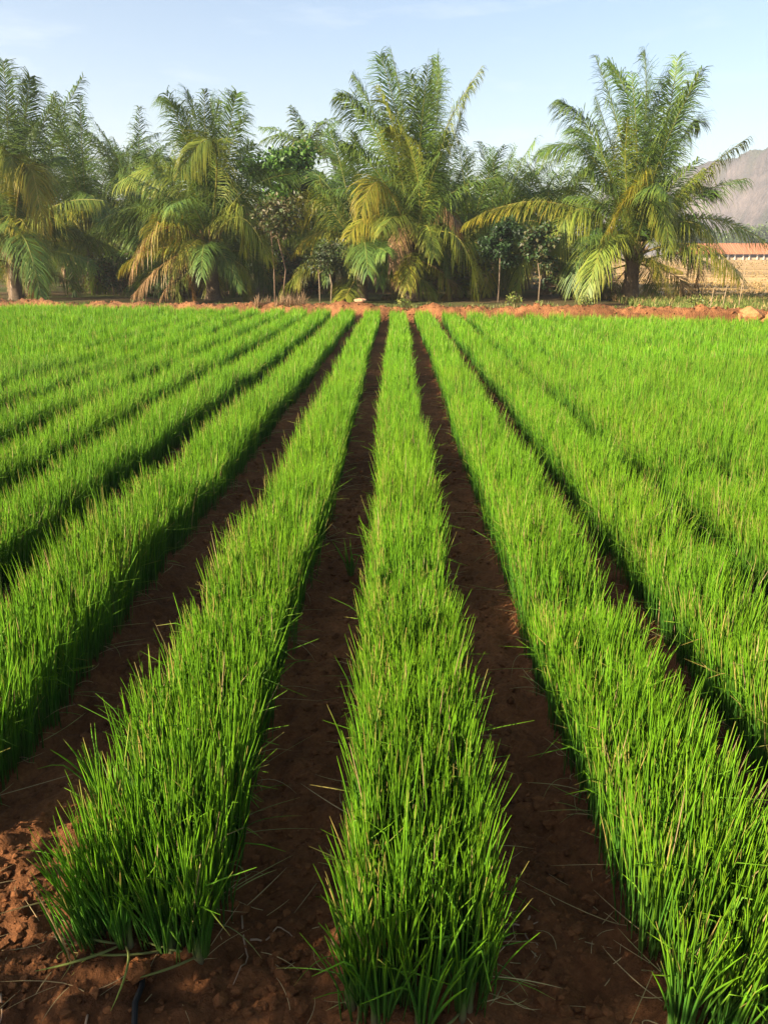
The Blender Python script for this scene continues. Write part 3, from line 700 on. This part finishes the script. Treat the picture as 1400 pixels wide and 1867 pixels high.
def leafy(name, x, y, h, spread, label, cat, seed, n=1800, size=.14, cols=((.05, .11, .015), (.08, .15, .02), (.03, .07, .012)), tr=.05, zlo=.45, group=None, bark=(.22, .16, .10), stems=1, mat=None, g=1.0):
    x, y, h, spread, size, tr = x * g, y * g, h * g, spread * g, size * g, tr * g
    rg = np.random.default_rng(seed)
    root = empty(name, (x, y, float(ground_h(x, y))))
    tag(root, label, cat, group)
    b = Buf(); cs, rs = [], []
    for s_ in range(stems):
        ox = (s_ - (stems - 1) / 2) * .22
        P = np.array([(ox, 0, -.1), (ox + rg.normal(0, .02 * h), 0, h * .3), (ox + rg.normal(0, .03 * h), 0, h * .62), (ox + rg.normal(0, .04 * h), 0, h * .9)])
        tubes(b, P, [tr, tr * .8, tr * .55, tr * .2], bark, 7)
        nl = 9
        for i in range(nl):
            u = zlo + (1 - zlo) * (i + .5) / nl * .95
            bp = np.array([np.interp(u, [0, .3, .62, .9], P[:, 0]), 0, h * u * .95])
            a = i * 2.4 + rg.uniform(-.4, .4); l = spread * rg.uniform(.55, 1.0) * (1 - .5 * abs(u - .7) / .6)
            e = bp + np.array([math.cos(a) * l, math.sin(a) * l, l * rg.uniform(.1, .6)])
            tubes(b, [bp, (bp + e) / 2 + np.array([0, 0, .04]), e], [tr * .35, tr * .22, tr * .08], bark, 5)
            cs += [e, (bp + e) / 2]; rs += [spread * .42, spread * .34]
    b.build('trunk', M_bark, root)
    b = Buf(); leaf_cards(b, cs, rs, n, size, cols, rg)
    b.build('crown', mat or M_leaf, root)
    return root
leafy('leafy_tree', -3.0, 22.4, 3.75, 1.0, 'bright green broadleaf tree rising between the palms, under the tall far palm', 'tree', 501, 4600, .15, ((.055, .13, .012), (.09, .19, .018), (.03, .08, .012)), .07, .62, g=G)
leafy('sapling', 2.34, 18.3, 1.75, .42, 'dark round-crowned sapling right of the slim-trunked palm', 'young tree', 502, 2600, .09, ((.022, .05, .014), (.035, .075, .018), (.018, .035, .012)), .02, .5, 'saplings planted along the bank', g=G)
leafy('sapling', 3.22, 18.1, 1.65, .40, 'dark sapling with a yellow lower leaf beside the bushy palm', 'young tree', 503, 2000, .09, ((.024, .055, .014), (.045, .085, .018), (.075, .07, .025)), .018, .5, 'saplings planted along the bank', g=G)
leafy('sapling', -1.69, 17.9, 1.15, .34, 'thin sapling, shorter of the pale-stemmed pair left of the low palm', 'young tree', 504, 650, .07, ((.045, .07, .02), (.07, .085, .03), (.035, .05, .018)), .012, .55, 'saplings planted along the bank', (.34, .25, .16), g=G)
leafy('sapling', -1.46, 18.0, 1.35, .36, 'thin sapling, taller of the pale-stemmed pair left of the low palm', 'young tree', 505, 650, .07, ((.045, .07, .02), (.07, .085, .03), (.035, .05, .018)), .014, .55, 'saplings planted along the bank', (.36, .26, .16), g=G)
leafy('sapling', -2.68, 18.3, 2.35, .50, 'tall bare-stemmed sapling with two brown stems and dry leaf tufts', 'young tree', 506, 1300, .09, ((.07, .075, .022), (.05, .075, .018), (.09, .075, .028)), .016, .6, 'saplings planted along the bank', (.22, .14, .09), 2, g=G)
# dark undergrowth inside the grove
for i, (x, y, h, lab) in enumerate([(-5.6, 21.0, 1.0, 'dark shrub under the palms left of the brown-frond palm'), (-2.6, 21.3, 1.0, 'dark shrub in the shade behind the tall bare sapling'), (1.6, 20.9, .9, 'dark shrub between the central palm and the slim palm'), (4.2, 19.6, .85, 'brownish shrub under the left side of the bushy palm'), (-7.6, 22.0, .9, 'dark shrub in the shade right of the left edge palm')]):
    leafy('shrub', x, y, h, .75, lab, 'shrub', 520 + i, 1500, .10, ((.025, .05, .014), (.04, .07, .018), (.07, .05, .022)), .02, .15, 'shrubs under the palms', (.16, .11, .07), 3, g=G)

b = Buf(); rg = np.random.default_rng(77)  # dark leaf belt added behind the palms to keep the grove interior dark
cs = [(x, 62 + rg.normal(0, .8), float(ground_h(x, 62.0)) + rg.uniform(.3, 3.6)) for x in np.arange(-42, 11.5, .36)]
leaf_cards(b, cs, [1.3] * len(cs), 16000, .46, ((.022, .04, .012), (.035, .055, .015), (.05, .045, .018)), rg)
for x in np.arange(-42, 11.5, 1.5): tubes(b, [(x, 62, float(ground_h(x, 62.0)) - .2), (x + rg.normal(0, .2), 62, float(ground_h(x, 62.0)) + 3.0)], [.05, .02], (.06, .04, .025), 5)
tag(b.build('undergrowth', M_leaf), kind='stuff', label='dark undergrowth added to close the bright gaps beyond the palms')

# ---------------------------------------------------------------- bank details
def bank_xyz(x, t): yy, zz = bank_h(x, t); return float(yy), float(zz)
def rock(name, x, y, z, r, seed, colr, label, cat, mat, squash=.7, rough=.35, group=None, sub=3):
    v, t = lump(1, seed, 1.0, sub, rough)
    rr = np.random.default_rng(seed)                     # broken faces: slice flats off the lump
    for _ in range(11):
        nrm = norm(rr.normal(0, 1, 3)); lim = rr.uniform(.62, .86)
        d_ = v @ nrm; v = v - np.maximum(d_ - lim, 0)[:, None] * nrm * .92
    v = v + (0.05 * fbm(v[:, 0] * 5 + v[:, 2] * 3, v[:, 1] * 5 - v[:, 2] * 4, seed + 3, 3))[:, None] * norm(v)
    v = v * np.array([1.1, .9, squash]) * r
    b = Buf(); b.add(v, t, np.array(colr))
    o = b.build(name, mat, smooth=False); o.location = (x, y, z)
    return tag(o, label, cat, group)
yy, zz = bank_xyz(7.3, -.12); rock('boulder', 7.3, yy - .05, .20, .34, 31, (.34, .155, .06), 'pale angular boulder in the bank at the right edge, left of its crack', 'rock', M_rock, .85, .5)
yy, zz = bank_xyz(7.75, -.12); rock('boulder', 7.78, yy - .04, .18, .32, 35, (.33, .14, .052), 'larger reddish boulder in the bank, touching the frame edge on the right', 'rock', M_rock, .75, .5)
yy, zz = bank_xyz(-.83, 0); rock('stone', -.83, yy, zz + .03, .11, 37, (.48, .27, .15), 'small pinkish stone lying on top of the bank by the low palm', 'rock', M_rock, .6)
b = Buf(); protoc = proto
for _ in range(1300):
    x = rng.uniform(-15, 10); t_ = rng.uniform(-.45, .3); yy, zz = bank_xyz(x, t_); r = .010 * (4 ** (rng.random() ** 2.5))
    v, t = protoc[rng.integers(8)]
    b.add(v * r + np.array([x, yy, zz + r * .3]), t, np.array((.24, .10, .04)) * rng.uniform(.7, 1.3))
tag(b.build('bank_rubble', M_bank), kind='stuff', label='lumps of red earth along the bank')

def tuft(buf, x, y, z, n, h, col, spread, rg, w=.006):
    az = rg.uniform(0, 6.28, n); mg = np.abs(rg.normal(0, spread, n))
    d = norm(np.stack([np.cos(az) * mg, np.sin(az) * mg, np.ones(n)], -1))
    L = h * rg.uniform(.5, 1.2, n)
    p0 = np.array([x, y, z]) + rg.normal(0, .02, (n, 3)) * np.array([1, 1, 0])
    p1 = p0 + d * (L * .6)[:, None]; p2 = p1 + norm(d + np.array([0, 0, -.5])) * (L * .4)[:, None]
    s_ = np.stack([-np.sin(az), np.cos(az), 0 * az], -1) * w
    V = np.stack([p0 - s_, p0 + s_, p1 - s_, p1 + s_, p2], 1)
    tri = np.array([(0, 1, 3), (0, 3, 2), (2, 3, 4)])
    buf.add(V.reshape(-1, 3), (tri[None] + (np.arange(n) * 5)[:, None, None]).reshape(-1, 3), np.repeat(np.asarray(col) * rg.uniform(.6, 1.4, n)[:, None], 5, 0))
# the dry bush on the bank
yy, zz = bank_xyz(-2.8, 0)
root = empty('dry_bush', (-2.8, yy, zz - .03)); tag(root, 'dry tan twiggy bush on top of the bank below the tall bare sapling', 'bush')
for xx in rng.uniform(-.65, .65, 18):
    b = Buf(); tuft(b, xx, rng.normal(0, .09), 0, 45, rng.uniform(.18, .42), (.34, .22, .12), .75, rng, .004); b.build('twigs', M_dry, root)
# weeds on the bank crest
b = Buf()
for _ in range(420):
    x = rng.uniform(-.5, 11) if rng.random() < .8 else rng.uniform(-15, 0); t_ = rng.uniform(-.08, .5); yy, zz = bank_xyz(x, t_)
    tuft(b, x, yy, zz - .01, 7, rng.uniform(.05, .16), [(.16, .19, .04), (.26, .22, .08), (.10, .14, .03)][rng.integers(3)], .6, rng, .006)
tag(b.build('bank_weeds', M_leaf), kind='stuff', label='low weeds along the crest of the bank')
for x, h, lab in [(2.7, .42, 'bushy weed on the bank in front of the dark saplings'), (4.2, .36, 'yellow-green weed on the bank left of the bushy palm'), (.2, .32, 'small leafy weed on the bank at the foot of the tall central palm'), (6.4, .28, 'light green weed on the bank under the bushy palm')]:
    yy, zz = bank_xyz(x, .1)
    root = empty('weed', (x, yy, zz - .02)); tag(root, lab, 'plant', 'weeds on the bank')
    b = Buf(); tuft(b, 0, 0, 0, 26, h, (.16, .15, .06), .5, rng, .004); b.build('stem', M_leaf, root)
    b = Buf(); leaf_cards(b, [(0, 0, h * .6), (.1, 0, h * .4), (-.1, 0, h * .45)], [.14, .12, .12], 130, .06, ((.14, .18, .03), (.22, .22, .05), (.09, .13, .025)), rng); b.build('foliage', M_leaf, root)

# ---------------------------------------------------------------- dry field on the right
b = Buf(); rg = np.random.default_rng(9)
for y0_, y1_, cnt, h, w_ in [(15.5, 28, 3000, .24, .008), (28, 45, 1500, .10, .013), (45, 85, 900, .09, .025), (85, 195, 900, .22, .06)]:
    for _ in range(cnt):
        y = rg.uniform(y0_, y1_); x = 7.0 + rg.uniform(0, 1) * (.50 * y + 1.5 - 7.0)
        if y < field_end(x) + .9: continue
        p = (30 - y) / 9 + rg.normal(0, .3)
        colr = (.12, .15, .03) if (p > .2 and rg.random() < .85) else [(.47, .32, .14), (.36, .25, .11), (.28, .21, .08)][rg.integers(3)]
        tuft(b, x, y, float(ground_h(x, y)), 9, h, colr, .5, rg, w_)
tag(b.build('field_grass', M_dry), kind='stuff', label='dry straw-coloured grass with green grass near the bank')
for x, y, h, lab in [(9.3, 21.8, 1.35, 'taller thin dry stake in the grass right of the bushy palm'), (7.9, 20.2, .7, 'short pale stalk in the grass nearer the bushy palm'), (8.5, 20.9, .75, 'short pale stalk between the taller stake and the palm')]:
    b = Buf(); tubes(b, [(0, 0, -.05), (.02, 0, h * .5), (.05, 0, h)], [.014, .011, .007], (.30, .22, .13), 6)
    o = b.build('stake', M_bark); o.location = (x, y, float(ground_h(x, y))); tag(o, lab, 'stake', 'stakes in the dry grass')

# ---------------------------------------------------------------- the long low shed
SX, SY = 81.5, 200.0
gz = float(ground_h(SX, SY))
shed = empty('shed', (SX, SY, gz)); tag(shed, 'long low shed with an orange tiled roof and white posts beyond the dry field', 'building')
def box(buf, x0, x1, y0, y1, z0, z1, col):
    v = np.array([(x, y, z) for x in (x0, x1) for y in (y0, y1) for z in (z0, z1)])
    t = [(0, 1, 3), (0, 3, 2), (4, 6, 7), (4, 7, 5), (0, 4, 5), (0, 5, 1), (2, 3, 7), (2, 7, 6), (0, 2, 6), (0, 6, 4), (1, 5, 7), (1, 7, 3)]
    buf.add(v, t, col)
XL, XR = -9.5, 40.0
b = Buf(); box(b, XL, XR, 0, .2, -.6, .6, (.42, .33, .22)); b.build('low_wall', M_wall, shed, False)
b = Buf(); box(b, XL, XR, 7.8, 8.0, -.6, 1.6, (.30, .22, .15)); b.build('back_wall', M_wall, shed, False)
b = Buf(); v = np.array([(XL - .5, -.9, 1.48), (XR + .5, -.9, 1.48), (XR + .5, 4, 3.9), (XL - .5, 4, 3.9), (XL - .5, 8.9, 1.48), (XR + .5, 8.9, 1.48)])
v = np.vstack([v, v - np.array([0, 0, .14])])
b.add(v, [(0, 1, 2), (0, 2, 3), (3, 2, 5), (3, 5, 4), (6, 8, 7), (6, 9, 8), (9, 11, 8), (9, 10, 11), (0, 6, 7), (0, 7, 1), (4, 5, 11), (4, 11, 10), (0, 3, 9), (0, 9, 6), (3, 4, 10), (3, 10, 9), (1, 7, 8), (1, 8, 2), (2, 8, 11), (2, 11, 5)], np.array((.42, .165, .07)))
roof = b.build('roof', M_tile, shed, False)
b = Buf()
for x in np.arange(XL, XR, .6): tubes(b, [(x, -.88, 1.51), (x, 1.5, 2.7), (x, 3.98, 3.93)], .08, np.array((.42, .165, .07)) * rng.uniform(.65, 1.25), 5)
o = b.build('roof_tiles', M_tile, roof); o['kind'] = 'stuff'
me = None
for x in np.arange(XL + .2, XR, 1.75):
    if me is None:
        b = Buf(); box(b, -.12, .12, -.3, 0, -.4, 1.5, (.50, .46, .39)); me = b.mesh('post', M_wall, False)
    o = bpy.data.objects.new('post', me); C.objects.link(o); o.parent = shed; o.location = (float(x) + rng.normal(0, .15), -.05, 0)

# trees at the foot of the hill
for i, (x, y, h, sp, lab) in enumerate([(121, 275, 9.0, 6.5, 'green tree behind the shed roof, nearest the frame edge'), (111, 272, 8.4, 6.0, 'second green tree in from the frame edge behind the shed'), (102, 275, 8.0, 5.8, 'yellow-green tree behind the middle of the shed in view'), (93, 270, 8.2, 5.8, 'green tree behind the left end of the shed roof'), (131, 274, 8.6, 6.3, 'green tree behind the shed just past the frame edge')]):
    leafy('distant_tree', x, y, h, sp, lab, 'tree', 700 + i, 1800, 1.1, ((.07, .11, .02), (.10, .15, .025), (.05, .08, .018)), .22, .25, 'distant trees behind the shed')

# ---------------------------------------------------------------- the flat-topped hill
hx = np.concatenate([np.linspace(150, 420, 190), np.linspace(424, 1100, 80)]); hy = np.concatenate([np.linspace(470, 720, 150), np.linspace(730, 1100, 30)])
HX, HY = np.meshgrid(hx, hy, indexing='ij')
edge = np.minimum(HX - (232 + 26 * fbm(HY * .012, HY * .003, 81, 3)), HY - (540 + 40 * fbm(HX * .008, HX * .004, 82, 4)))
u = np.clip((edge + 10) / 42, 0, 1)
u = u + 0.02 * fbm(HX * .03, HY * .03, 84, 4)
st = np.interp(u, [0, .25, .5, .62, .8, .88, 1.0], [0, .18, .42, .62, .80, .97, 1.0])
gul = np.abs(fbm(HX * .018 + 5, HY * .018, 87, 4))
HZ = -3 + st * (76 - 13 * gul * (u < .97) + 5 * fbm(HX * .012, HY * .012, 83, 4)) + (u > .05) * (4.0 * fbm(HX * .04, HY * .04, 85, 4) + 3.2 * fbm(HX * .11, HY * .11, 86, 4, .6))
hc = np.empty(HX.shape + (3,)); hc[:] = (.118, .090, .080)
band = (vnoise(HZ * .16 + .05 * fbm(HX * .02, HY * .02, 3, 3), HX * .004, 90) * .5 + fbm(HX * .03, HZ * .25, 91, 4) * .6)[..., None]
hc = hc * (1.12 + 1.7 * band) * (1.25 - 1.1 * np.clip(gul, 0, .6)[..., None])
hg = np.clip(fbm(HX * .03, HY * .03, 93, 4) * 2.2 - .1 + (u > .97) * .8, 0, .8)[..., None]
hc = hc * (1 - hg) + np.array((.055, .065, .03)) * hg
b = Buf(); n1, n2 = HX.shape; idx = np.arange(n1 * n2).reshape(n1, n2)
q = np.stack([idx[:-1, :-1], idx[1:, :-1], idx[1:, 1:], idx[:-1, 1:]], -1).reshape(-1, 4)
b.add(np.stack([HX, HY, HZ], -1), np.vstack([q[:, [0, 1, 2]], q[:, [0, 2, 3]]]), hc.reshape(-1, 3))
tag(b.build('hill', M_hill), kind='structure')

# ---------------------------------------------------------------- foreground litter
rock('soil_clod', -.545, 1.255, float(ground_h(-.545, 1.255)) + .016, .031, 41, (.30, .11, .036), 'orange soil clod lying on the black pipe at the near row end', 'clod', M_soil, .8, .5)
b = Buf()
pp = [(-.505, 1.06, -.004), (-.510, 1.11, .010), (-.524, 1.17, .013), (-.531, 1.23, .009), (-.546, 1.285, -.002), (-.556, 1.33, -.02)]
tubes(b, [(x, y, float(ground_h(x, y)) + z) for x, y, z in pp], .0062, (.012, .012, .012), 8)
tag(b.build('drip_pipe', M_pipe), 'thin black drip pipe poking out of the soil under the orange clod', 'pipe')
rock('pebble', .345, 1.085, float(ground_h(.345, 1.085)) + .006, .013, 43, (.60, .28, .07), 'yellow-orange pebble on the furrow floor right of the middle row', 'pebble', M_rock, .6)
rock('pebble', -.445, 1.055, float(ground_h(-.445, 1.055)) + .006, .012, 44, (.34, .22, .10), 'brownish pebble on bare soil right of the black pipe', 'pebble', M_rock, .7)
rock('soil_clod', .255, 1.42, float(ground_h(.255, 1.42)) + .008, .024, 45, (.10, .05, .028), 'dark flat clod in the furrow right of the middle row', 'clod', M_soil, .6)
TW = [([(-.62, 1.16), (-.615, 1.11), (-.60, 1.06), (-.585, 1.02)], 'pale crooked twig left of the black pipe'), ([(-.60, 1.10), (-.575, 1.10), (-.555, 1.075), (-.55, 1.03)], 'thin forked root fibre next to the black pipe'),
      ([(-.36, 1.44), (-.345, 1.38), (-.325, 1.33), (-.345, 1.26)], 'long pale root lying across the furrow left of the middle row'), ([(-.33, 1.38), (-.30, 1.385), (-.27, 1.42), (-.235, 1.40)], 'bent pale twig touching the long root in the furrow'),
      ([(-.30, 1.13), (-.27, 1.155), (-.235, 1.16)], 'short twig on bare soil in front of the left furrow'), ([(.33, 1.46), (.31, 1.42), (.335, 1.375), (.32, 1.34)], 'curled dry fibre in the furrow right of the middle row'),
      ([(.27, 1.435), (.31, 1.437), (.345, 1.44)], 'straight pale chip beside the dark flat clod'), ([(-.83, 1.22), (-.815, 1.19), (-.805, 1.15)], 'stubby twig on the soil at the lower left')]
for pts, lab in TW:
    b = Buf(); n = len(pts)
    xs = np.interp(np.linspace(0, n - 1, n * 3), range(n), [p[0] for p in pts]); ys = np.interp(np.linspace(0, n - 1, n * 3), range(n), [p[1] for p in pts])
    zs = [float(ground_h(a, c)) + .004 + .004 * math.sin(i) for i, (a, c) in enumerate(zip(xs, ys))]
    tubes(b, np.stack([xs, ys, zs], -1), np.linspace(.0026, .0012, len(xs)), (.36, .24, .15), 5)
    tag(b.build('dry_twig', M_dry), lab, 'twig', 'dry twigs on the bare soil')
b = Buf(); n = 260
rx = rng.uniform(-1.2, .9, n); ry = rng.uniform(.9, 1.6, n)
d0 = norm(np.stack([rng.normal(0, 1, n), rng.normal(0, 1, n), rng.uniform(.02, .2, n)], -1)); bv = rng.normal(0, .3, (n, 3)) * np.array([1, 1, 0]); bv[:, 2] = -d0[:, 2] * 1.1
blades(b, np.stack([rx, ry, ground_h(rx, ry) + .004], -1), rng.uniform(.03, .12, n), d0, bv, rng.uniform(.0006, .0014, n), 5, 3, np.tile(rng.uniform(.6, 1.3, n)[:, None], (1, 3)), np.zeros(n), None, None, np.ones(n))
tag(b.build('straw_litter', M_dry), kind='stuff', label='dry root fibres and straw bits on the soil')

# unseen shrubs added left of the camera to shade the bare soil in front
leafy('shade_shrub', -2.6, -.25, 1.45, .55, 'unseen leafy shrub added for shade beside the camera', 'shrub', 801, 3600, .10, stems=4, zlo=.08)
leafy('shade_shrub', -2.5, -.95, 1.6, .65, 'second unseen leafy shrub added for shade, further back', 'shrub', 802, 3400, .10, stems=4, zlo=.08)
leafy('shade_shrub', -1.8, -.95, 1.5, .6, 'third unseen leafy shrub added for shade, behind the camera', 'shrub', 803, 3400, .10, stems=4, zlo=.08)

# ---------------------------------------------------------------- haze
HAZE = 0.0007
me = bpy.data.meshes.new('haze')
x0, x1, y0, y1, z0, z1 = -1600, 1600, -320, 1750, -4, 84
me.from_pydata([(x, y, z) for x in (x0, x1) for y in (y0, y1) for z in (z0, z1)], [], [(0, 1, 3, 2), (4, 6, 7, 5), (0, 4, 5, 1), (2, 3, 7, 6), (0, 2, 6, 4), (1, 5, 7, 3)])
hz = bpy.data.objects.new('haze', me); C.objects.link(hz); tag(hz, kind='stuff')
m = bpy.data.materials.new('haze'); m.use_nodes = True; n = m.node_tree; n.nodes.remove(n.nodes['Principled BSDF'])
pv = n.nodes.new('ShaderNodeVolumePrincipled'); pv.inputs['Color'].default_value = (.93, .95, 1, 1); pv.inputs['Density'].default_value = HAZE; pv.inputs['Anisotropy'].default_value = 0.2
n.links.new(pv.outputs[0], n.nodes['Material Output'].inputs['Volume']); me.materials.append(m)
